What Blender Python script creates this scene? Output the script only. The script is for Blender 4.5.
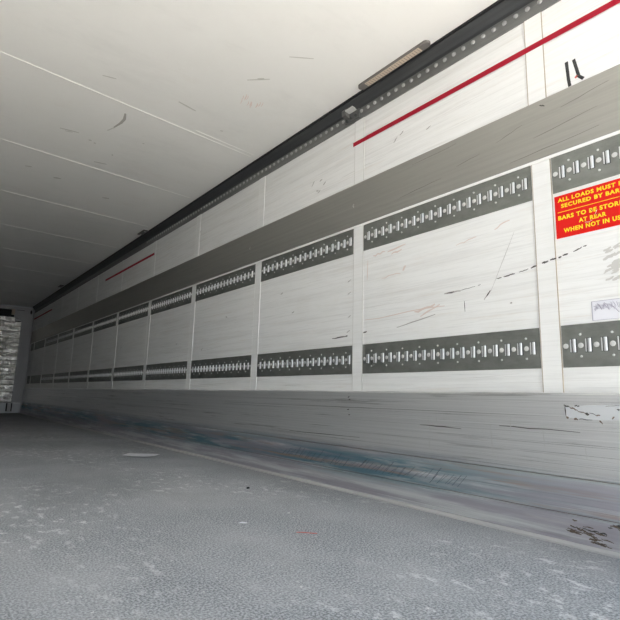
import bpy, bmesh, math, random
from mathutils import Matrix, Vector
random.seed(7)
S = bpy.context.scene
for o in list(bpy.data.objects): bpy.data.objects.remove(o)
C = S.collection

# ------------------------------------------------------------------ camera
WALL = 2.118          # inner face of the right wall
LEFT = -0.352         # inner face of the left wall
REAR = 0.30           # open rear end
FRONT = 13.60         # front wall
CEIL = 2.50
YAW, PIT, ROL = 0.65896803, 0.17399711, 0.02665731
fw = Vector((math.sin(YAW)*math.cos(PIT), math.cos(YAW)*math.cos(PIT), math.sin(PIT)))
r0 = Vector((math.cos(YAW), -math.sin(YAW), 0)); u0 = r0.cross(fw)
rt = math.cos(ROL)*r0 + math.sin(ROL)*u0
up = -math.sin(ROL)*r0 + math.cos(ROL)*u0
cd = bpy.data.cameras.new('camera'); cam = bpy.data.objects.new('camera', cd); C.objects.link(cam)
cd.sensor_fit = 'HORIZONTAL'; cd.sensor_width = 36; cd.lens = 504.753*36/620; cd.shift_y = -1/620
cd.clip_start = 0.02; cd.clip_end = 200
M = Matrix((rt, up, -fw)).transposed().to_4x4(); M.translation = (0, 0, 0.5359); cam.matrix_world = M
S.camera = cam

# ------------------------------------------------------------------ daylight through the open rear
w = bpy.data.worlds.new('sky'); S.world = w; w.use_nodes = True
wt = w.node_tree; bg = wt.nodes['Background']; bg.inputs[1].default_value = 1.0
# hazy bright sky: brilliant towards the horizon, dimmer and bluer overhead
tcw = wt.nodes.new('ShaderNodeTexCoord'); sxw = wt.nodes.new('ShaderNodeSeparateXYZ'); wt.links.new(tcw.outputs['Generated'], sxw.inputs[0])
rw = wt.nodes.new('ShaderNodeValToRGB'); wt.links.new(sxw.outputs['Z'], rw.inputs[0]); # sky dimmed to both sides to cut light on the near wall
azw = wt.nodes.new('ShaderNodeMapRange'); azw.interpolation_type = 'SMOOTHSTEP'; wt.links.new(sxw.outputs['Y'], azw.inputs['Value'])
azw.inputs['From Min'].default_value = -0.70; azw.inputs['From Max'].default_value = -0.97; azw.inputs['To Min'].default_value = 0.3; azw.inputs['To Max'].default_value = 1.0
mw = wt.nodes.new('ShaderNodeVectorMath'); mw.operation = 'SCALE'; wt.links.new(rw.outputs[0], mw.inputs[0]); wt.links.new(azw.outputs[0], mw.inputs['Scale'])
wt.links.new(mw.outputs[0], bg.inputs[0])
def skycol(L, c): return (L*c[0], L*c[1], L*c[2], 1)
el = rw.color_ramp.elements
el[0].position = 0.0; el[0].color = skycol(1.35, (0.97, 0.98, 1.0))
el[1].position = 1.0; el[1].color = skycol(0.8, (0.6, 0.79, 1.0))
for p, L, c in ((0.07, 1.35, (0.92, 0.965, 1.0)), (0.22, 1.2, (0.76, 0.88, 1.0)), (0.45, 1.0, (0.64, 0.81, 1.0))):
    e = el.new(p); e.color = skycol(L, c)
sd = bpy.data.lights.new('sun', 'SUN'); sun = bpy.data.objects.new('sun', sd); C.objects.link(sun)
sd.energy = 25.0; sd.angle = math.radians(3); sd.color = (1, 0.975, 0.935)
sun.rotation_euler = Vector((-0.62, 0.06, 0.76)).to_track_quat('Z', 'Y').to_euler()
S.cycles.max_bounces = 16; S.cycles.diffuse_bounces = 4; S.cycles.glossy_bounces = 8
S.view_settings.view_transform = 'Standard'; S.view_settings.look = 'None'
S.view_settings.exposure = 1.62; S.view_settings.gamma = 1; S.view_settings.use_curve_mapping = False

# ------------------------------------------------------------------ material helpers
def nodes(name):
    m = bpy.data.materials.new(name); m.use_nodes = True
    nt = m.node_tree; return m, nt, nt.nodes['Principled BSDF']
def plain(name, col, rough=0.5, metal=0.0, spec=0.5):
    m, nt, b = nodes(name)
    b.inputs['Base Color'].default_value = (*col, 1); b.inputs['Roughness'].default_value = rough
    b.inputs['Metallic'].default_value = metal; b.inputs['Specular IOR Level'].default_value = spec
    return m
def noise(nt, scale, detail=4, rough=0.6, loc=(0, 0, 0), s=1.0):
    tc = nt.nodes.new('ShaderNodeTexCoord'); mp = nt.nodes.new('ShaderNodeMapping')
    nt.links.new(tc.outputs['Object'], mp.inputs['Vector'])
    mp.inputs['Scale'].default_value = scale; mp.inputs['Location'].default_value = loc
    n = nt.nodes.new('ShaderNodeTexNoise'); n.inputs['Scale'].default_value = s
    n.inputs['Detail'].default_value = detail; n.inputs['Roughness'].default_value = rough
    nt.links.new(mp.outputs['Vector'], n.inputs['Vector'])
    return n.outputs['Fac']
def ramp(nt, fac, a, b, lo=0.0, hi=1.0):
    r = nt.nodes.new('ShaderNodeMapRange'); r.inputs['From Min'].default_value = a; r.inputs['From Max'].default_value = b
    r.inputs['To Min'].default_value = lo; r.inputs['To Max'].default_value = hi
    nt.links.new(fac, r.inputs['Value']); return r.outputs['Result']
def mix(nt, fac, a, b):
    x = nt.nodes.new('ShaderNodeMix'); x.data_type = 'RGBA'
    if isinstance(fac, float): x.inputs[0].default_value = fac
    else: nt.links.new(fac, x.inputs[0])
    for i, v in ((6, a), (7, b)):
        if isinstance(v, tuple): x.inputs[i].default_value = (*v, 1)
        else: nt.links.new(v, x.inputs[i])
    return x.outputs[2]
def mul(nt, a, b):
    x = nt.nodes.new('ShaderNodeMath'); x.operation = 'MULTIPLY'
    for i, v in ((0, a), (1, b)):
        if isinstance(v, (int, float)): x.inputs[i].default_value = v
        else: nt.links.new(v, x.inputs[i])
    return x.outputs[0]
def axis(nt, i):
    tc = nt.nodes.new('ShaderNodeTexCoord'); sp = nt.nodes.new('ShaderNodeSeparateXYZ')
    nt.links.new(tc.outputs['Object'], sp.inputs[0]); return sp.outputs[i]
def bump(nt, b, fac, strength, dist):
    n = nt.nodes.new('ShaderNodeBump'); n.inputs['Strength'].default_value = strength; n.inputs['Distance'].default_value = dist
    nt.links.new(fac, n.inputs['Height']); nt.links.new(n.outputs['Normal'], b.inputs['Normal'])

def white_sheet(name, base, dirt, amount):
    m, nt, b = nodes(name)
    c = mix(nt, ramp(nt, noise(nt, (1, 0.9, 26), 6, 0.75), 0.47, 0.72, 0, amount), base, dirt)
    c = mix(nt, ramp(nt, noise(nt, (1, 2.2, 110), 5, 0.75, (3, 1, 7)), 0.53, 0.70, 0, amount*1.1), c, tuple(x*0.66 for x in base))
    c = mix(nt, ramp(nt, noise(nt, (1, 1.6, 40), 6, 0.8, (31, 5, 2)), 0.56, 0.70, 0, amount), c, (base[0]*0.78, base[1]*0.70, base[2]*0.62))
    c = mix(nt, ramp(nt, noise(nt, (3, 3.2, 3.2), 5, 0.65, (9, 4, 2)), 0.5, 0.75, 0, amount*0.5), c, (base[0]*0.86, base[1]*0.84, base[2]*0.78))
    nt.links.new(c, b.inputs['Base Color']); b.inputs['Roughness'].default_value = 0.42
    return m
M_wall = white_sheet('scuffed_white_sheet', (0.85, 0.85, 0.835), (0.56, 0.55, 0.52), 0.42)
M_strip = white_sheet('white_joint_strip', (0.85, 0.85, 0.835), (0.60, 0.59, 0.55), 0.26)
M_ceil = white_sheet('white_ceiling_sheet', (0.84, 0.835, 0.815), (0.66, 0.65, 0.62), 0.15)

def brushed(name, col, col2, rough, metal, sy=0.5, sz=60):
    m, nt, b = nodes(name)
    f = noise(nt, (1, sy, sz), 6, 0.7)
    c = mix(nt, ramp(nt, f, 0.3, 0.7), col, col2)
    c = mix(nt, ramp(nt, noise(nt, (1, 1.2, 9), 5, 0.7, (2, 8, 3)), 0.55, 0.75, 0, 0.35), c, tuple(x*0.7 for x in col))
    nt.links.new(c, b.inputs['Base Color']); b.inputs['Metallic'].default_value = metal; b.inputs['Roughness'].default_value = rough
    bump(nt, b, f, 0.15, 0.002)
    return m
M_band = brushed('brushed_aluminium_band', (0.39, 0.385, 0.36), (0.455, 0.45, 0.42), 0.5, 0.98)
M_rail = brushed('galvanised_rail_steel', (0.22, 0.23, 0.215), (0.33, 0.34, 0.32), 0.52, 0.95, 6, 12)
M_cove = brushed('dark_grey_rail_cover', (0.070, 0.073, 0.076), (0.095, 0.098, 0.102), 0.45, 0.6)
M_flange = brushed('grey_rail_flange', (0.20, 0.203, 0.20), (0.26, 0.262, 0.257), 0.5, 0.8)

def kick_mat():
    m, nt, b = nodes('scratched_aluminium_kick_plate')
    f = noise(nt, (1, 0.35, 120), 7, 0.8)
    c = mix(nt, ramp(nt, f, 0.3, 0.7), (0.70, 0.705, 0.71), (0.90, 0.905, 0.91))
    c = mix(nt, ramp(nt, noise(nt, (1, 1.1, 45), 6, 0.7, (1, 5, 9)), 0.58, 0.66, 0, 0.5), c, (0.26, 0.255, 0.25))
    c = mix(nt, ramp(nt, noise(nt, (1, 0.22, 190), 5, 0.8, (11, 15, 9)), 0.59, 0.65, 0, 0.75), c, (0.10, 0.095, 0.09))
    z = axis(nt, 2)
    low = ramp(nt, z, 0.29, 0.21)
    low2 = mul(nt, low, ramp(nt, z, 0.07, 0.13))
    blue = mul(nt, mul(nt, low2, ramp(nt, axis(nt, 1), 1.0, 1.9, 0.45, 1)), ramp(nt, noise(nt, (1, 1.1, 20), 6, 0.7, (4, 2, 1)), 0.33, 0.52, 0, 0.9))
    c = mix(nt, blue, c, (0.10, 0.245, 0.32))
    tan = mul(nt, low2, ramp(nt, noise(nt, (1, 0.9, 22), 5, 0.65, (14, 6, 3)), 0.53, 0.62, 0, 0.75))
    c = mix(nt, tan, c, (0.46, 0.34, 0.27))
    lil = mul(nt, low, ramp(nt, noise(nt, (1, 0.8, 18), 6, 0.65, (24, 1, 8)), 0.44, 0.58, 0, 0.7))
    c = mix(nt, lil, c, (0.44, 0.40, 0.47))
    wh = ramp(nt, noise(nt, (1, 0.6, 60), 6, 0.8, (7, 2, 5)), 0.64, 0.72, 0, 0.6)
    c = mix(nt, wh, c, (0.62, 0.62, 0.6))
    nt.links.new(c, b.inputs['Base Color'])
    b.inputs['Roughness'].default_value = 0.48
    nt.links.new(ramp(nt, low, 0, 1, 0.97, 0.7), b.inputs['Metallic'])
    bump(nt, b, f, 0.25, 0.003)
    return m
M_kick = kick_mat()

def floor_mat():
    m, nt, b = nodes('grit_coated_floor')
    g = noise(nt, (150, 130, 150), 2, 0.6)
    c = mix(nt, ramp(nt, g, 0.40, 0.62), (0.20, 0.207, 0.217), (0.55, 0.565, 0.59))
    p = noise(nt, (1.7, 1.3, 1), 6, 0.65, (5, 3, 0))
    c = mix(nt, ramp(nt, p, 0.42, 0.66, 0, 0.45), c, (0.56, 0.565, 0.575))
    q = mul(nt, ramp(nt, noise(nt, (20, 11, 1), 7, 0.75, (2, 7, 0)), 0.54, 0.62), ramp(nt, noise(nt, (1.2, 0.9, 1), 4, 0.6, (8, 1, 0)), 0.45, 0.6))
    c = mix(nt, mul(nt, q, 0.85), c, (0.80, 0.80, 0.80))
    sp = ramp(nt, noise(nt, (60, 40, 60), 2, 0.5, (5, 5, 5)), 0.69, 0.73, 0, 0.8)
    c = mix(nt, sp, c, (0.78, 0.78, 0.77))
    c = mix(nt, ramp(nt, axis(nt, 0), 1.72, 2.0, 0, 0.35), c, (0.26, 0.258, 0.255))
    d = ramp(nt, noise(nt, (1.1, 0.5, 1), 5, 0.6, (1, 1, 4)), 0.52, 0.72, 0, 0.55)
    c = mix(nt, d, c, (0.24, 0.24, 0.242))
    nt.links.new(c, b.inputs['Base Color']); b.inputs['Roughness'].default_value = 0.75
    b.inputs['Specular IOR Level'].default_value = 0.3
    bump(nt, b, g, 0.35, 0.003)
    return m
M_floor = floor_mat()
def bounce_mat():
    m, nt, b = nodes('pale_bounce_slab')
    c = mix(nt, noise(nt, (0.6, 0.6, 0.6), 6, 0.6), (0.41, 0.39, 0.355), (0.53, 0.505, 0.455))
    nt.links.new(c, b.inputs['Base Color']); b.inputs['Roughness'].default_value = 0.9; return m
M_bounce = bounce_mat()  # pale surface of the added light-bouncing slab
M_dark_ground = plain('dark_ground', (0.075, 0.075, 0.078), 0.85)
M_black = plain('black_rubber', (0.012, 0.012, 0.014), 0.6)
M_bead = plain('white_bead', (0.85, 0.85, 0.83), 0.4)
M_seal = plain('brown_sealant', (0.43, 0.36, 0.28), 0.7)
M_sheetedge = plain('pale_sheet_edge', (0.84, 0.84, 0.82), 0.55)
M_zinc = plain('bright_zinc', (0.80, 0.81, 0.82), 0.42, 0.8)
M_dot = plain('pale_plug', (0.66, 0.66, 0.65), 0.5, 0.3)
M_head = plain('grey_rivet_head', (0.42, 0.42, 0.42), 0.4, 0.4)
M_slot = plain('dark_slot_recess', (0.05, 0.055, 0.055), 0.6)
M_rivet = plain('dull_rivet', (0.66, 0.67, 0.66), 0.45, 0.4)
M_red = plain('crimson_tape', (0.36, 0.002, 0.020), 0.5, 0.0, 0.25)
M_sign = plain('sign_red', (0.70, 0.009, 0.006), 0.45, 0.0, 0.25)
M_yel = plain('sign_yellow', (0.95, 0.66, 0.02), 0.45, 0.0, 0.3)
M_ink = plain('black_marker', (0.03, 0.03, 0.03), 0.6)
M_scr = plain('dark_scuff', (0.07, 0.065, 0.06), 0.7)
M_grey = plain('grey_scuff', (0.42, 0.40, 0.38), 0.7)
M_pink = plain('rusty_pink_scuff', (0.72, 0.61, 0.555), 0.7)
M_paper = plain('white_paper', (0.85, 0.85, 0.88), 0.6)
M_label = plain('white_label', (0.78, 0.78, 0.83), 0.4)
M_torn = plain('worn_sticker_white', (0.56, 0.575, 0.59), 0.5)
M_fade = plain('faded_scuff', (0.60, 0.585, 0.555), 0.7)
M_pen = plain('violet_grey_ink', (0.40, 0.38, 0.47), 0.6)
M_sred = plain('red_mark', (0.6, 0.12, 0.10), 0.7)
M_lens = plain('beige_lamp_lens', (0.55, 0.46, 0.36), 0.35)
M_lampgrey = plain('lamp_end_grey', (0.16, 0.15, 0.14), 0.5)
M_frame = plain('grey_bulkhead_paint', (0.47, 0.475, 0.485), 0.5)
M_lower = plain('blue_grey_bulkhead_plate', (0.60, 0.625, 0.65), 0.45)
M_hatch = plain('dark_blue_scrape', (0.07, 0.10, 0.13), 0.7)
M_worn = plain('brown_wear', (0.17, 0.13, 0.10), 0.8)
M_lwht = plain('pale_scrape', (0.7, 0.7, 0.69), 0.6)
M_clamp = plain('clamp_grey', (0.14, 0.14, 0.135), 0.45, 0.4)
def screen_mat():
    m, nt, b = nodes('crumpled_pale_screen')
    n = noise(nt, (7, 7, 11), 5, 0.65)
    c = mix(nt, ramp(nt, n, 0.33, 0.47), (0.55, 0.54, 0.51), (0.98, 0.97, 0.93))
    nt.links.new(c, b.inputs['Base Color']); b.inputs['Roughness'].default_value = 0.36; b.inputs['Metallic'].default_value = 0.75
    bump(nt, b, n, 0.15, 0.02); return m
M_screen = screen_mat()

# ------------------------------------------------------------------ mesh helpers
class MB:
    def __init__(s): s.v, s.f, s.mi = [], [], []
    def poly(s, pts, faces, mi=0):
        b = len(s.v); s.v += [tuple(p) for p in pts]
        for f in faces: s.f.append([b+i for i in f]); s.mi.append(mi)
    def box(s, x0, x1, y0, y1, z0, z1, mi=0):
        p = [(x0,y0,z0),(x1,y0,z0),(x1,y1,z0),(x0,y1,z0),(x0,y0,z1),(x1,y0,z1),(x1,y1,z1),(x0,y1,z1)]
        s.poly(p, [(3,2,1,0),(4,5,6,7),(0,1,5,4),(1,2,6,5),(2,3,7,6),(3,0,4,7)], mi)
    def extrude(s, prof, y0, y1, mi=0):          # closed (x,z) outline along Y
        n = len(prof)
        s.poly([(x, y0, z) for x, z in prof] + [(x, y1, z) for x, z in prof],
               [tuple(range(n)), tuple(range(2*n-1, n-1, -1))] + [(i, n+i, n+(i+1) % n, (i+1) % n) for i in range(n)], mi)
    def disc(s, y, z, r, x0, x1, n=12, mi=0, dome=0.0):   # short cylinder facing -X
        ring0 = [(x0, y+r*math.cos(a), z+r*math.sin(a)) for a in [2*math.pi*i/n for i in range(n)]]
        ring1 = [(x1, y+r*0.86*math.cos(a), z+r*0.86*math.sin(a)) for a in [2*math.pi*i/n for i in range(n)]]
        s.poly(ring0+ring1+[(x1-dome, y, z)], [(i, (i+1) % n, n+(i+1) % n, n+i) for i in range(n)] + [(n+i, n+(i+1) % n, 2*n) for i in range(n)] + [tuple(range(n-1, -1, -1))], mi)
    def build(s, name, mats, parent=None, loc=None):
        me = bpy.data.meshes.new(name); me.from_pydata(s.v, [], s.f)
        for m in (mats if isinstance(mats, (list, tuple)) else [mats]): me.materials.append(m)
        for p, i in zip(me.polygons, s.mi): p.material_index = i
        bm = bmesh.new(); bm.from_mesh(me); bmesh.ops.recalc_face_normals(bm, faces=bm.faces); bm.to_mesh(me); bm.free()
        o = bpy.data.objects.new(name, me); C.objects.link(o)
        if parent: o.parent = parent
        if loc: o.location = loc
        return o
def bevel(o, w, seg=2):
    m = o.modifiers.new('bevel', 'BEVEL'); m.width = w; m.segments = seg; m.limit_method = 'ANGLE'; return o
def struct(o): o['kind'] = 'structure'; return o
def tag(o, label, cat, group=None):
    o['label'] = label; o['category'] = cat
    if group: o['group'] = group
    return o
def empty(name, loc, label, cat, group=None):
    o = bpy.data.objects.new(name, None); C.objects.link(o); o.location = loc; o.empty_display_size = 0.05
    return tag(o, label, cat, group)
def boxobj(name, mat, *a, parent=None):
    b = MB(); b.box(*a); return b.build(name, mat, parent)

# ------------------------------------------------------------------ the setting
struct(boxobj('ground', M_dark_ground, -40, 40, -45, 35, -1.45, -1.25))  # unseen ground, made dark so little light bounces onto the near wall
struct(boxobj('bounce_slab', M_bounce, -0.8, 5.0, -9.0, -1.3, -1.26, -1.24))      # unseen pale slab, added to bounce sunlight onto the ceiling
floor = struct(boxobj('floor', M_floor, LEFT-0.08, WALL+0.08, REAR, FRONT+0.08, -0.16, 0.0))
ceiling = struct(boxobj('ceiling', M_ceil, LEFT-0.08, WALL+0.08, REAR, FRONT+0.08, CEIL, CEIL+0.08))
wall = struct(boxobj('wall_right', M_wall, WALL, WALL+0.08, REAR, FRONT+0.08, 0.0, CEIL))
struct(boxobj('wall_left', M_wall, LEFT-0.08, LEFT, REAR, FRONT+0.08, 0.0, CEIL))
struct(boxobj('wall_front', M_frame, LEFT, WALL, FRONT, FRONT+0.08, 0.0, CEIL))
struct(boxobj('baseboard_left', M_kick, LEFT, LEFT+0.02, REAR, FRONT, 0.0, 0.583))

# kick plate with grooves, along the right wall
KX = WALL-0.022
g = 0.006
prof = [(WALL, 0.0), (KX-0.016, 0.0), (KX-0.016, 0.112)]
prof += [(KX-0.016+g, 0.115), (KX-0.016+g, 0.121), (KX-0.012, 0.124), (KX, 0.247), (KX+g, 0.249), (KX+g, 0.254), (KX, 0.257),
         (KX, 0.452), (KX+0.003, 0.453), (KX+0.003, 0.455), (KX, 0.456), (KX, 0.576), (KX+0.007, 0.584), (WALL, 0.584)]
mb = MB(); mb.extrude(prof, REAR, FRONT-0.002); kick = struct(mb.build('baseboard_right', M_kick))
n_trim = 0
def trim(o):
    global n_trim
    n_trim += 1; o.name = 'trim_%d' % n_trim; return struct(o)
# wide grey rub band and the thin white bead below it
mb = MB(); mb.extrude([(WALL, 1.627), (WALL-0.006, 1.627), (WALL-0.008, 1.632), (WALL-0.008, 1.906), (WALL-0.006, 1.911), (WALL, 1.911)], REAR, FRONT-0.05)
band = trim(mb.build('trim', M_band))
trim(boxobj('trim', M_bead, WALL-0.0085, WALL, REAR, FRONT-0.05, 1.6135, 1.6268))
# pale bead along the foot of the kick plate
mb = MB(); mb.extrude([(KX-0.016, 0.0), (KX-0.030, 0.0), (KX-0.028, 0.007), (KX-0.016, 0.016)], REAR, FRONT-0.05)
trim(mb.build('trim', plain('grey_floor_bead', (0.50, 0.49, 0.48), 0.5)))
# vertical joint strips, one at each panel joint, with brown sealant down both edges
PY = [1.0566, 2.2486, 3.434] + [1.0486 + 1.2*k - 0.012 for k in range(3, 11)]
for k, y in enumerate(PY):
    t = trim(boxobj('trim', M_strip, WALL-0.0035, WALL, y-0.0425, y+0.0425, 0.584, 2.372))
    for s in ((-1, 1) if k < 5 else ()):
        boxobj('sealant_line', M_seal if k < 1 else (M_fade if k < 2 else M_sheetedge), WALL-0.0039, WALL-0.0002, y+s*0.0425-0.0016, y+s*0.0425+0.0016, 0.584, 2.372, parent=t)
# thin raised beads at the ceiling sheet joints
M_cj = plain('ceiling_joint', (0.88, 0.87, 0.84), 0.5)
for k in range(9):
    y = 3.245+1.205*k; sl = 0.092-0.016*min(k, 4)
    mb = MB()
    for (a, wd) in ((0, .0028),)+(((-.045, .0018),) if k == 0 else ()):
        x0, x1 = (1.45 if a else LEFT), WALL-0.13
        p = [(x0, y+sl*x0+a-wd), (x1, y+sl*x1+a-wd), (x1, y+sl*x1+a+wd), (x0, y+sl*x0+a+wd)]
        mb.poly([(px, py, CEIL-0.002) for px, py in p]+[(px, py, CEIL+0.001) for px, py in p], [(0, 1, 2, 3), (7, 6, 5, 4), (0, 4, 5, 1), (1, 5, 6, 2), (2, 6, 7, 3), (3, 7, 4, 0)])
    trim(mb.build('trim', M_cj))

# ------------------------------------------------------------------ ceiling rail
cx = 2.059
rail = empty('ceiling_rail', (WALL, REAR, 2.357), 'dark grey rail running along the corner of wall and ceiling', 'rail')
def under(o, root): o.parent = root; o.matrix_parent_inverse = Matrix.Translation(-Vector(root.location)); return o
mb = MB(); mb.extrude([(WALL, 2.43), (WALL-0.008, 2.43), (WALL-0.026, 2.437), (cx+0.006, 2.478), (cx+0.002, 2.489), (cx+0.004, CEIL-0.002), (WALL, CEIL-0.002)], REAR+0.02, FRONT-0.12)
under(mb.build('rail_cover', M_cove), rail)
mb = MB(); mb.extrude([(WALL, 2.357), (WALL-0.007, 2.357), (WALL-0.007, 2.425), (WALL-0.012, 2.4295), (WALL, 2.43)], REAR+0.02, FRONT-0.12)
under(mb.build('rail_flange', M_flange), rail)
mb = MB(); mb.extrude([(cx+0.004, 2.489), (cx-0.010, 2.489), (cx-0.012, CEIL-0.001), (cx+0.004, CEIL-0.001)], REAR+0.02, FRONT-0.12)
under(mb.build('rubber_seal', M_black), rail)
mb = MB(); mb.disc(0, 0, 0.0125, 0, -0.006, 12, 0, 0.004); src = None
for i in range(95):
    y = 0.41+0.0605*i
    if 2.26 < y < 2.37: continue
    if src is None: o = src = mb.build('rivet_head', M_head)
    else: o = src.copy(); C.objects.link(o)
    o.location = (WALL-0.007, y, 2.408); under(o, rail)
mb = MB(); mb.extrude([(WALL-0.012, 2.366), (WALL-0.007, 2.363), (WALL-0.007, 2.40), (WALL-0.012, 2.397)], 8.0, 12.6)
o = under(mb.build('cover_strip', M_flange), rail)

# clamp on the rail
cl = empty('rail_clamp', (WALL-0.007, 2.315, 2.40), 'small grey metal clamp bolted on the ceiling rail near the rear', 'clamp')
mb = MB(); mb.box(-0.010, 0.0, -0.075, 0.065, -0.032, 0.045); under(bevel(mb.build('clamp_plate', M_clamp), 0.004), cl)
mb = MB(); mb.extrude([(-0.010, 0.0), (-0.045, 0.012), (-0.050, 0.045), (-0.040, 0.058), (-0.010, 0.045)], 0.02, 0.055); under(mb.build('clamp_jaw', M_clamp), cl)
mb = MB(); mb.extrude([(-0.010, 0.030), (-0.048, 0.036), (-0.048, 0.044), (-0.010, 0.040)], -0.05, 0.02); under(mb.build('clamp_ledge', M_rivet), cl)
for y, z in ((-0.045, -0.008), (0.0, -0.008), (0.04, -0.015)):
    mb = MB(); mb.disc(y, z, 0.010, -0.010, -0.018, 8); under(mb.build('bolt', M_slot), cl)
for o in cl.children: o.matrix_parent_inverse = Matrix()

# ------------------------------------------------------------------ lashing rails
def slot_mesh():
    b = MB()
    b.box(-0.0008, 0.001, -0.0150, 0.0140, -0.0285, 0.0285, 0)
    b.box(-0.0022, -0.0005, 0.0070, 0.0120, -0.0265, 0.0265, 1)
    n = 6; r = 0.0070; yc = -0.0040
    arc = [(yc+r*math.cos(math.pi*i/n), -0.0006-0.0042*math.sin(math.pi*i/n)) for i in range(n+1)]
    b.poly([(x, y, -0.027) for y, x in arc]+[(x, y, 0.027) for y, x in arc],
           [(i, i+1, n+2+i, n+1+i) for i in range(n)]+[tuple(range(n+1)), tuple(range(2*n+1, n, -1))], 1)
    return b
protos = {}
def inst(key, build, loc, root):
    if key not in protos: o = protos[key] = build()
    else: o = protos[key].copy(); C.objects.link(o)
    o.parent = root; o.location = loc; return o
def b_slot(): return slot_mesh().build('slot', [M_slot, M_zinc])
def b_dot():
    b = MB(); b.disc(0, 0, 0.0112, 0.0005, -0.0022, 14, 0, 0.0012); return b.build('round_plug', M_dot)
def b_riv():
    b = MB(); b.disc(0, 0, 0.0052, 0.0005, -0.0025, 8, 0, 0.001); return b.build('rivet', M_rivet)
ORD = ['first', 'second', 'third', 'fourth', 'fifth', 'sixth', 'seventh', 'eighth', 'ninth', 'tenth', 'eleventh', 'twelfth']
for row, (zc, z0, z1) in (('upper', (1.5325, 1.446, 1.6133)), ('lower', (0.7735, 0.686, 0.8605))):
    for k in range(12):
        y0 = PY[k-1]+0.048 if k else REAR+0.03
        y1 = PY[k]-0.048 if k < 11 else FRONT-0.16
        if k == 0: lab = 'grey perforated lashing rail directly above the red warning sign' if row == 'upper' else 'grey perforated lashing rail directly below the white handwritten label'
        else: lab = '%s-row dark perforated lashing rail, %s from the open rear end' % (row, ORD[k])
        root = empty('lashing_rail', (WALL, 0.5*(y0+y1), z0), lab, 'lashing rail', '%s row of lashing rails' % row)
        yc = 0.5*(y0+y1); dz = zc-z0
        b = MB(); b.box(-0.004, 0, y0-yc, y1-yc, 0, z1-z0); b.build('rail_plate', M_rail, root)
        end = y1-0.015; i = 0
        while k < 10 and end-0.06*i > y0+0.008:
            y = end-0.06*i-yc
            if k < 9: inst('dot', b_dot, (-0.004, y, dz), root)
            if end-0.06*i-0.03 > y0+0.02: inst('slot', b_slot, (-0.004, y-0.03, dz), root)
            if i % 2 == 1 and k < 7:
                for s in (-1, 1): inst('rivet', b_riv, (-0.004, y, dz+s*0.0445), root)
            i += 1

# ------------------------------------------------------------------ flat marks on the wall
def ribbon(name, pts, width, mat, parent, x=WALL-0.0008, taper=True):
    b = MB(); n = len(pts); L, R = [], []
    for i, (y, z) in enumerate(pts):
        a = pts[max(i-1, 0)]; c = pts[min(i+1, n-1)]
        d = Vector((c[0]-a[0], c[1]-a[1])).normalized(); q = Vector((-d.y, d.x))
        w = width*(1 if not taper else 0.35+0.65*math.sin(math.pi*(i+0.5)/n))*random.uniform(0.7, 1.15)/2 if taper else width/2
        L.append((x, y+q.x*w, z+q.y*w)); R.append((x, y-q.x*w, z-q.y*w))
    b.poly(L+R, [(i, i+1, n+i+1, n+i) for i in range(n-1)])
    return b.build(name, mat, parent)
def line(y0, z0, y1, z1, n=5, j=0.002):
    return [(y0+(y1-y0)*t/(n-1), z0+(z1-z0)*t/(n-1)+random.uniform(-j, j)) for t in range(n)]
def scuff(name, y0, z0, y1, z1, w, mat, parent=wall, x=WALL-0.0006, j=0.002): return ribbon(name, line(y0, z0, y1, z1, 6, j), w, mat, parent, x-random.uniform(0, 0.0012))
# long broken black scratch across the white panels
for a in ((1.515,1.087,1.415,1.096,.003),(1.40,1.098,1.385,1.099,.003),(1.30,1.113,1.272,1.115,.005),(1.262,1.116,1.205,1.122,.006),(1.185,1.124,1.14,1.132,.004),(1.128,1.132,1.085,1.143,.007)):
    scuff('scratch_mark', a[0], a[1], a[2], a[3], a[4], M_scr)
for a in ((1.075,1.146,1.047,1.149,.010),(1.038,1.150,1.010,1.155,.009)): scuff('scratch_mark', a[0], a[1], a[2], a[3], a[4], M_scr, x=WALL-0.0041)
for a in ((1.003,1.156,.99,1.158,.008),(.985,1.159,.962,1.166,.009),(.94,1.17,.905,1.18,.006),(.90,1.181,.885,1.186,.005)): scuff('scratch_mark', a[0], a[1], a[2], a[3], a[4], M_scr)
scuff('scratch_mark', 2.49, 0.918, 2.36, 0.921, .008, M_scr); scuff('scratch_mark', 2.36, 0.921, 2.34, 0.923, .010, M_scr)
scuff('scratch_mark', 2.20, 0.931, 2.17, 0.935, .010, M_scr)
scuff('scratch_mark', 1.60, 1.083, 1.50, 1.087, .010, M_grey); scuff('scratch_mark', 1.585, 1.084, 1.54, 1.086, .005, M_scr)
scuff('scratch_mark', 1.37, 1.02, 1.33, 1.065, .006, M_grey); scuff('scratch_mark', 1.358, 1.035, 1.335, 1.062, .006, M_scr)
scuff('scratch_mark', 1.33, 1.06, 1.20, 1.32, .0025, M_grey); scuff('scratch_mark', 1.478, 0.975, 1.48, 1.03, .004, M_scr)
scuff('scratch_mark', 1.235, 0.985, 1.225, 0.99, .008, M_grey)
for a in ((2.19,1.005,1.60,1.025,.007),(1.80,1.01,1.66,1.035,.013),(1.76,0.985,1.63,1.035,.010),(2.05,1.245,1.90,1.25,.006),(1.885,1.262,1.862,1.285,.014),
          (2.12,1.395,2.02,1.405,.010),(2.0,1.40,1.86,1.415,.012),(1.97,1.38,1.89,1.385,.010),(1.52,1.325,1.40,1.345,.006),(1.30,1.36,1.22,1.385,.008),(2.17,1.25,2.165,1.38,.006)):
    scuff('rust_streak', *a[:4], a[4], M_pink, j=0.005)
scuff('scratch_mark', 1.93, 0.94, 1.66, 0.985, .006, M_grey)
for i in range(26):
    y, z = random.uniform(0.77, 0.83), random.uniform(1.02, 1.16); scuff('smudge', y, z, y-0.03, z+0.012, random.uniform(.006, .014), M_fade)
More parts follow.
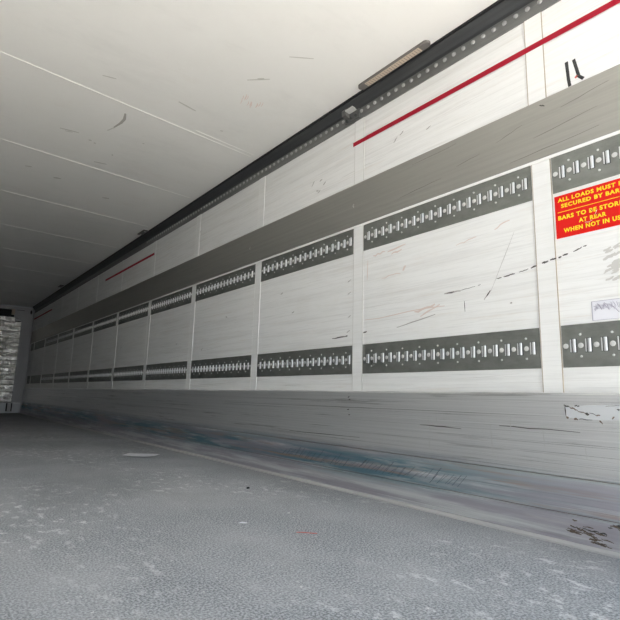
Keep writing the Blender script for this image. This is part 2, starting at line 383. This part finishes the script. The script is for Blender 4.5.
for y, z in ((3.95,1.22),(5.0,1.05),(6.8,1.1),(2.95,1.14),(3.1,1.3),(4.4,.95),(2.75,2.05),(2.7,2.0),(2.66,2.06),(2.68,1.98),(2.62,2.02),(1.95,2.07),(1.9,2.1),(4.6,2.15),(1.7,2.05)):
    scuff('smudge', y, z, y-0.03, z+random.uniform(-.01, .04), .008, M_grey)
for i in range(46):                                    # faint long scuffs of loads sliding past
    y = random.uniform(0.6, 7.5); z = random.choice((random.uniform(.9, 1.43), random.uniform(.9, 1.1), random.uniform(.6, .67), random.uniform(1.93, 2.33)))
    l = random.uniform(.1, .5); scuff('scuff_line', y, z, y+l, z+random.uniform(-.02, .02), random.uniform(.001, .003), M_fade)
for z, y in ((1.27, 2.345), (1.19, 2.345), (1.04, 2.34), (0.945, 2.35)):       # small dings beside the joint
    scuff('smudge', y, z, y-0.03, z+0.012, .006, M_grey)
# black marker strokes near the top of the wall
ribbon('marker_stroke', [(0.908,1.916),(0.912,1.95),(0.916,2.04)], .014, M_ink, wall, taper=False)
ribbon('marker_stroke', [(0.850,1.924),(0.868,1.945),(0.885,2.035)], .014, M_ink, wall, taper=False)
ribbon('marker_stroke', [(0.884,1.944),(0.872,1.952)], .010, M_sred, wall, taper=False)
# chips on the grey band
for y in (2.288, 3.57):
    for d in ((0, 0, .006, .02), (.012, .012, .0, .03)): scuff('paint_chip', y+d[0], 1.75+d[1], y+d[2], 1.75+d[3], .006, M_lwht, band, WALL-0.0088)
for a in ((1.27,1.79,1.13,1.825),(1.5,1.75,1.36,1.77),(1.08,1.735,.8,1.77),(.95,1.83,.75,1.86),(1.9,1.7,1.6,1.72),(1.8,1.87,1.5,1.88),(1.2,1.66,.8,1.68)): scuff('scratch_mark', *a, .004, plain('band_scratch', (0.22,0.215,0.2), .5), band, WALL-0.0088)
scuff('scratch_mark', 1.045, 1.885, 1.02, 1.872, .006, M_scr, band, WALL-0.0088)
# kick plate damage
kx = KX-0.0008; kl = KX-0.0172
for i in range(62):
    y = 1.50+i*0.024+random.uniform(-.012, .012)
    if random.random() < 0.2: continue
    z = random.uniform(.135, .165); zl = random.uniform(.03, .06)
    xx = KX-0.0135
    b = MB(); wd = random.uniform(.002, .004)
    xa = KX-0.012*(0.247-z)/0.123-0.0015; xb = KX-0.012*(0.247-z-zl)/0.123-0.0015
    b.poly([(xa, y+.03, z), (xa, y+.03-wd, z), (xb, y-.02-wd, z+zl), (xb, y-.02, z+zl)], [(0, 1, 2, 3)]); b.build('scrape_mark', M_hatch, kick)
for a in ((2.9,.31,2.2,.315,.003),(2.45,.345,2.1,.343,.003),(3.2,.39,2.7,.40,.003),(4.5,.34,3.9,.345,.004),(1.30,.435,.95,.43,.004),(1.75,.415,1.5,.41,.004),(1.5,.37,1.36,.365,.004),(1.1,.335,.8,.325,.003)):
    scuff('scratch_mark', *a[:4], a[4], random.choice((M_lwht, M_scr)), kick, kx)
for a in ((1.335,.30,1.345,.44),(1.245,.40,1.246,.47),(1.69,.30,1.695,.36),(1.685,.38,1.70,.45),(1.645,.43,1.645,.46),(1.095,.36,1.10,.43),(.93,.33,.935,.38)): scuff('scratch_mark', *a, .004, M_lwht, kick, kx)
for y, z in ((2.305,.567),(2.307,.545),(2.30,.53),(2.31,.47),(2.305,.45),(2.30,.44)): scuff('scratch_mark', y, z, y-.015, z+.004, .006, random.choice((M_scr, M_lwht)), kick, kx)
for i in range(46):                                     # ragged brown wear at the foot of the kick plate
    if i < 34: y, z = random.uniform(.88, 1.03), None
    else: y, z = random.uniform(.80, .87), random.uniform(.095, .108)
    if z is None: z = .030+.06*abs(random.gauss(0, .35))+(.02 if y > .95 else 0)
    if z > .108: z = .1
    scuff('wear_patch', y, z, y-random.uniform(.015, .05), z+random.uniform(-.006, .003), random.uniform(.003, .007), random.choice((M_worn, M_scr, M_worn)), kick, kl)

for z, x in ((.1180, KX-.016+g-.0012), (.2515, KX+g-.0012)):           # thin dark line along each of the two grooves
    boxobj('groove_line', M_worn, x, x+.0011, REAR, FRONT-.05, z-.0008, z+.0008, parent=kick)
# torn white sticker on the kick plate
b = MB(); out = [(1.004,.529),(1.0,.505),(.993,.483),(.95,.480),(.868,.479),(.80,.484),(.72,.487),(.66,.50),(.67,.54),(.75,.541),(.80,.541),(.90,.536)]
b.poly([(KX-.0012, y, z) for y, z in out]+[(KX+.0003, y, z) for y, z in out], [tuple(range(12)), tuple(range(23, 11, -1))]+[(i, (i+1) % 12, 12+(i+1) % 12, 12+i) for i in range(12)])
torn = tag(b.build('torn_sticker', M_torn), 'torn white sticker remnant with dark ragged edges on the grey kick plate', 'sticker')
for a in ((1.008,.533,.985,.528,.006),(1.003,.53,1.0,.49,.005),(1.0,.488,.99,.482,.008),(.97,.482,.955,.479,.008),(.95,.481,.90,.480,.003),(.875,.479,.864,.466,.006),(.985,.526,.955,.515,.006),
          (.955,.513,.925,.505,.004),(.925,.503,.91,.499,.010),(.965,.533,.945,.531,.006),(.91,.507,.885,.498,.003),(.885,.498,.87,.499,.006),(.82,.495,.83,.488,.006),(.85,.533,.80,.536,.002),(.81,.523,.80,.521,.006)):
    scuff('torn_edge', *a[:4], a[4], random.choice((M_scr, M_scr, M_worn)), torn, KX-.0018)

# ------------------------------------------------------------------ red load-line tapes
def tape(name, y0, y1, z0, z1, lab):
    b = MB(); b.box(WALL-.0046, WALL-.0036, y0, y1, z0, z1); tag(b.build(name, M_red), lab, 'tape', 'red tape stripes high on the wall')
tape('red_tape', .33, 2.307, 2.184, 2.213, 'long red tape stripe high on white wall nearest the open rear')
tape('red_tape', 5.83, 7.80, 2.188, 2.216, 'middle red tape stripe high on the white wall')
tape('red_tape', 11.52, 13.47, 2.196, 2.224, 'dim red tape stripe farthest back beside the front bulkhead')

# ------------------------------------------------------------------ warning sign
SX = WALL-.0035
sign = empty('warning_sign', (WALL, .855, 1.2385), 'red warning sign with yellow capital lettering on white wall panel', 'sign')
b = MB(); b.box(-.0025, 0, -.15, .15, 0, .190); plate = b.build('sign_plate', M_sign, sign)
def text(s, z, height, width, name, y=0.0):
    cu = bpy.data.curves.new(name, 'FONT'); cu.body = s; cu.align_x = 'CENTER'; cu.size = 1.0; cu.offset = 0.045; cu.resolution_u = 3; cu.space_character = 1.16
    t = bpy.data.objects.new(name, cu); C.objects.link(t); bpy.context.view_layer.update()
    me = bpy.data.meshes.new_from_object(t.evaluated_get(bpy.context.evaluated_depsgraph_get()))
    C.objects.unlink(t); bpy.data.objects.remove(t)
    xs = [v.co.x for v in me.vertices]; ys = [v.co.y for v in me.vertices]
    sx = width/(max(xs)-min(xs)); sy = height/(max(ys)-min(ys)); mx = .5*(max(xs)+min(xs)); my = min(ys)
    for v in me.vertices: v.co = (-.0029, y-(v.co.x-mx)*sx, z+(v.co.y-my)*sy)
    me.materials.clear(); me.materials.append(M_yel)
    o = bpy.data.objects.new(name, me); C.objects.link(o); o.parent = plate; return o
zb = 1.2385
text('ALL LOADS MUST BE', 1.3985-zb, .0185, .272, 'lettering')
text('SECURED BY BARS', 1.3705-zb, .0185, .246, 'lettering')
text('BARS TO BE STORED', 1.318-zb, .0195, .276, 'lettering')
text('AT REAR', 1.288-zb, .0185, .108, 'lettering')
text('WHEN NOT IN USE', 1.258-zb, .0195, .236, 'lettering')
b = MB(); b.box(-.0030, -.0024, -.139, .139, .1138, .1162); b.build('divider_line', M_yel, plate)
for a in ((.885,1.283,.872,1.279,.0025),(.872,1.279,.855,1.284,.002),(.843,1.305,.834,1.322,.0025)):
    o = scuff('scratch_mark', a[0]-.855, a[1]-zb, a[2]-.855, a[3]-zb, a[4], M_lwht, plate, -.0034)
for a in ((.862,1.335,.852,1.32,.003),(.845,1.306,.825,1.302,.0035),(.84,1.255,.82,1.256,.003)):
    o = scuff('scratch_mark', a[0]-.855, a[1]-zb, a[2]-.855, a[3]-zb, a[4], plain('sign_dirt', (.30,.06,.05), .7), plate, -.0033)

# ------------------------------------------------------------------ handwritten label
lb = empty('paper_label', (WALL, .79, .869), 'white label with faded violet handwriting above the lashing rail', 'label')
b = MB(); b.box(-.0012, 0, -.09, .093, 0, .078); sheet = b.build('label_sheet', M_label, lb)
b = MB()
b.box(-.0018, -.0011, .090, .093, 0, .078); b.box(-.0018, -.0011, -.09, .093, .0765, .078); b.box(-.0018, -.0011, -.09, -.088, 0, .078); b.box(-.0018, -.0011, -.09, .093, 0, .0012)
b.build('label_border', M_pen, sheet)
for s, y in enumerate((.082, -.005)):
    pts = [];  n = 40; ln = .075
    for i in range(n+1):
        pts.append((y-ln*i/n+.006*math.sin(i*1.9+s), .052+.010*math.sin(i*1.37+s*2)+.006*math.cos(i*2.3)))
    ribbon('handwriting', pts, .0017, M_pen, sheet, -.0018, taper=False)
    ribbon('handwriting', [(yy+.003, zz+.004) for yy, zz in pts[3:]], .0013, M_pen, sheet, -.0019, taper=False)
ribbon('handwriting', [(.022,.058),(.008,.044),(-.002,.030),(-.008,.024)], .003, M_pen, sheet, -.0018)

# ------------------------------------------------------------------ ceiling lamp and small ceiling brackets
lp = empty('ceiling_lamp', (2.018, 1.87, CEIL), 'oblong ceiling lamp with beige lens and dark grey end cap', 'lamp')
def capsule(hw, y0, y1, z0, z1, inset=0):
    n = 10; pts = [(hw*math.cos(a), y1-hw+hw*math.sin(a)) for a in [math.pi*i/n for i in range(n+1)]]
    pts += [(hw*math.cos(a), y0+hw+hw*math.sin(a)) for a in [math.pi+math.pi*i/n for i in range(n+1)]]
    b = MB(); m = len(pts); b.poly([(x, y, z1) for x, y in pts]+[(x*.92, y, z0) for x, y in pts], [tuple(range(m)), tuple(range(2*m-1, m-1, -1))]+[(i, (i+1) % m, m+(i+1) % m, m+i) for i in range(m)]); return b
capsule(.026, -.28, .28, -.014, 0).build('lamp_housing', M_lampgrey, lp)
b = MB(); b.box(-.019, .019, -.215, .215, -.0175, -.012)
o = bevel(b.build('lamp_lens', M_lens, lp), .004)
b = MB()
for i in range(22): b.box(-.016, .016, -.205+i*.0195-.0012, -.205+i*.0195+.0012, -.0182, -.0174)
b.build('lens_rib', M_lampgrey, o)
for (x, y, lab) in ((2.016, 6.02, 'small dull grey bracket on the ceiling beside the dark rail, nearer one'), (1.995, 10.3, 'small dim bracket on the dark ceiling by the rail, farther one')):
    r = empty('ceiling_bracket', (x, y, CEIL), lab, 'bracket', 'small ceiling brackets')
    b = MB(); b.box(-.03, .03, -.11, .11, -.014, 0); bevel(b.build('bracket_body', M_clamp, r), .005)
    for s in (-1, 1):
        b = MB(); b.box(-.008, .008, s*.075-.008, s*.075+.008, -.018, -.013); b.build('screw', M_rivet, r)

# ceiling scuffs
def cmark(name, pts, w, mat):
    b = MB(); n = len(pts); L, R = [], []
    for i, (x, y) in enumerate(pts):
        a = pts[max(i-1, 0)]; c = pts[min(i+1, n-1)]; d = Vector((c[0]-a[0], c[1]-a[1])).normalized()
        ww = w*.5*(.3+.7*math.sin(math.pi*(i+.5)/n)); L.append((x-d.y*ww, y+d.x*ww, CEIL-.0008)); R.append((x+d.y*ww, y-d.x*ww, CEIL-.0008))
    b.poly(L+R, [(i, i+1, n+i+1, n+i) for i in range(n-1)]); b.build(name, mat, ceiling)
M_cs = plain('ceiling_scuff', (0.60, 0.59, 0.56), .7)
M_cs2 = plain('ceiling_scuff_dark', (0.42, 0.41, 0.38), .7)
M_cp = plain('faint_pink_writing', (0.76, 0.60, 0.55), .7)
cmark('scuff_mark', [(0.955,3.70),(0.975,3.60),(0.978,3.53),(0.958,3.45)], .022, M_cs2)
cmark('scuff_mark', [(0.93,3.78),(0.958,3.70)], .012, M_cs)
for a in ((.64,3.98,.77,3.96,.016),(.68,4.0,.73,3.985,.012),(.86,4.03,.88,4.02,.02),(.905,4.055,.92,4.045,.02),(1.08,4.17,1.09,4.165,.03),(1.208,3.80,1.222,3.795,.014),(1.425,2.55,1.53,2.45,.012),(1.47,2.50,1.50,2.47,.02),
          (1.19,3.06,1.33,3.09,.016),(1.59,3.215,1.61,3.21,.014),(1.0,4.4,1.1,4.38,.02),(.8,5.0,.86,4.98,.03),(1.3,5.2,1.36,5.18,.03),(.55,4.9,.6,4.88,.02),(1.5,2.2,1.62,2.12,.01),(.7,3.1,.78,3.08,.012)):
    cmark('scuff_mark', [(a[0],a[1]),(.5*(a[0]+a[2]),.5*(a[1]+a[3])),(a[2],a[3])], a[4], M_cs)
for i in range(14):
    x, y = 1.49+random.random()*.19, 2.68+random.random()*.08
    cmark('pink_scribble', [(x,y),(x+.01,y+.02),(x+.016,y+.05)], .004, M_cp)

# ------------------------------------------------------------------ front bulkhead
FY = 13.50
bh = empty('front_bulkhead', (0.88, FRONT, 0), 'grey front bulkhead with crumpled pale screen at the far end', 'bulkhead')
def bpart(o): return under(o, bh)
b = MB()
b.poly([(1.86,FY,.245),(2.050,FY,.245),(2.092,FY,2.46),(1.70,FY,2.46),(1.70,FY,2.25),(1.86,FY,2.16),
        (1.86,FRONT,.245),(2.050,FRONT,.245),(2.092,FRONT,2.46),(1.70,FRONT,2.46),(1.70,FRONT,2.25),(1.86,FRONT,2.16)],
       [(0,1,2,3,4,5),(11,10,9,8,7,6)]+[(i,(i+1)%6,6+(i+1)%6,6+i) for i in range(6)])
bpart(bevel(b.build('frame_post', M_frame), .006))
b = MB(); b.box(LEFT+.025, -.10, FY, FRONT, .245, 2.46); bpart(b.build('frame_post', M_frame))
b = MB(); b.box(-.10, 1.70, FY, FRONT, 2.395, 2.46); bpart(b.build('header_rail', M_frame))
b = MB(); b.box(LEFT+.025, 2.08, FY-.006, FRONT, 2.461, 2.488); bpart(b.build('header_trim', M_lower))
b = MB(); b.box(LEFT+.025, 2.046, FY-.02, FRONT, .012, .244); bpart(bevel(b.build('lower_plate', M_lower), .012))
b = MB(); b.box(-.10, 1.70, FY+.06, FRONT, 2.22, 2.394); bpart(b.build('dark_vent', M_black))
b = MB(); b.box(1.635, 1.70, FY-.03, FY+.05, 2.27, 2.40); bpart(bevel(b.build('vent_bracket', M_lens), .006))
b = MB(); b.box(1.74, 1.90, FY-.003, FY+.001, 2.385, 2.395); bpart(b.build('slot', M_black))
b = MB(); n = 16
b.poly([(2.04+.022*math.cos(2*math.pi*i/n), FY-.002, 2.37+.05*math.sin(2*math.pi*i/n)) for i in range(n)]+[(2.04+.022*math.cos(2*math.pi*i/n), FY+.002, 2.37+.05*math.sin(2*math.pi*i/n)) for i in range(n)],
       [tuple(range(n)), tuple(range(2*n-1, n-1, -1))]+[(i,(i+1)%n,n+(i+1)%n,n+i) for i in range(n)])
bpart(b.build('round_hole', M_black))
b = MB(); b.box(1.755, 1.88, FY-.0225, FY-.0195, .05, .235, 0); b.box(1.785, 1.855, FY-.032, FY-.022, .055, .236, 1); bpart(b.build('lock_plate', [M_black, M_frame]))
# crumpled screen: rows of bulging, uneven slats
rnd = random.Random(3)
b = MB(); z = .262; nx = 90
while z < 2.20:
    h = rnd.uniform(.05, .125); z1 = min(z+h, 2.235)
    xr = 1.872 if z1 < 2.14 else 1.725
    rows = [(z, .060), (z+.12*(z1-z), .002), (z+.5*(z1-z), -.002), (z+.90*(z1-z), .001), (z1, .060)]
    pts = []
    wob = [rnd.uniform(-.005, .005) for _ in range(nx+1)]; sag = [rnd.uniform(-.010, .010) for _ in range(nx+1)]
    for r, (zz, d) in enumerate(rows):
        for i in range(nx+1):
            x = -.09+(xr+.09)*i/nx
            if i == nx: x += rnd.uniform(-.012, .012)
            pts.append((x, FY+.015+d+(wob[i] if 0 < r < 4 else 0)+rnd.uniform(-.004, .004)*(0 < r < 4), zz+.5*(sag[i]+sag[max(i-1, 0)])*(0 < r < 4)))
    f = [(r*(nx+1)+i, r*(nx+1)+i+1, (r+1)*(nx+1)+i+1, (r+1)*(nx+1)+i) for r in range(4) for i in range(nx)]
    b.poly(pts, f); z = z1
b.box(-.095, 1.86, FY+.075, FRONT-.001, .25, 2.14, 1); b.box(-.095, 1.70, FY+.075, FRONT-.001, 2.14, 2.215, 1)
bpart(b.build('air_screen', [M_screen, M_slot]))

# ------------------------------------------------------------------ things lying on the floor
b = MB(); n = 6; A = [(1.487,4.498),(1.619,4.69),(1.82,4.47),(1.679,4.292)]
g_ = []
for j in range(n+1):
    for i in range(n+1):
        s, t = i/n, j/n
        x = (1-s)*(1-t)*A[0][0]+s*(1-t)*A[1][0]+s*t*A[2][0]+(1-s)*t*A[3][0]; y = (1-s)*(1-t)*A[0][1]+s*(1-t)*A[1][1]+s*t*A[2][1]+(1-s)*t*A[3][1]
        g_.append((x, y, .003+.012*(max(0, t-.6)**2)*4*(1-s)+.004*math.sin(3*s+2*t)**2+.02*max(0, .25-s-t+.2)))
b.poly(g_+[(x, y, z+.0008) for x, y, z in g_], [(j*7+i, j*7+i+1, j*7+i+8, j*7+i+7) for j in range(n) for i in range(n)]+[(49+j*7+i+7, 49+j*7+i+8, 49+j*7+i+1, 49+j*7+i) for j in range(n) for i in range(n)])
tag(b.build('paper_sheet', M_paper), 'single white sheet of paper lying on the grey floor', 'paper')
def chip(name, x, y, r, h, mat, lab, cat, sx=1.0, rot=0.0, group=None):
    b = MB(); n = 9; rr = random.Random(int(x*1000))
    a = [(r*sx*rr.uniform(.75, 1.15)*math.cos(2*math.pi*i/n), r*rr.uniform(.75, 1.15)*math.sin(2*math.pi*i/n)) for i in range(n)]
    b.poly([(p, q, 0) for p, q in a]+[(p*.8, q*.8, h*.7) for p, q in a]+[(0, 0, h)], [(i, (i+1) % n, n+(i+1) % n, n+i) for i in range(n)]+[(n+i, n+(i+1) % n, 2*n) for i in range(n)]+[tuple(range(n-1, -1, -1))])
    o = b.build(name, mat); o.location = (x, y, .0005); o.rotation_euler.z = rot; return tag(o, lab, cat, group)
chip('pebble', 1.64, 2.667, .011, .010, M_black, 'small black pebble on the grey floor right of the white paper', 'pebble')
chip('paper_scrap', 1.195, 1.971, .010, .003, M_paper, 'small white paper scrap on the floor nearest the open rear', 'scrap', 2.2, -.6)
chip('chip', 1.47, 2.02, .007, .003, M_lwht, 'tiny pale chip on the floor beside the foot of the grey kick plate', 'chip', 1.4, .3)
b = MB(); pts = [(1.295+.012*i, 1.722-.011*i+.004*math.sin(i*1.1)) for i in range(6)]
for i in range(5):
    (x0, y0), (x1, y1) = pts[i], pts[i+1]; b.poly([(x0, y0-.0016, .001), (x1, y1-.0016, .001), (x1, y1+.0016, .001), (x0, y0+.0016, .001), (x0, y0, .0035), (x1, y1, .0035)], [(0,1,5,4), (2,3,4,5), (0,3,2,1), (0,4,3), (1,2,5)])
tag(b.build('red_thread', M_sred), 'short red thread lying on the worn grey floor', 'thread')
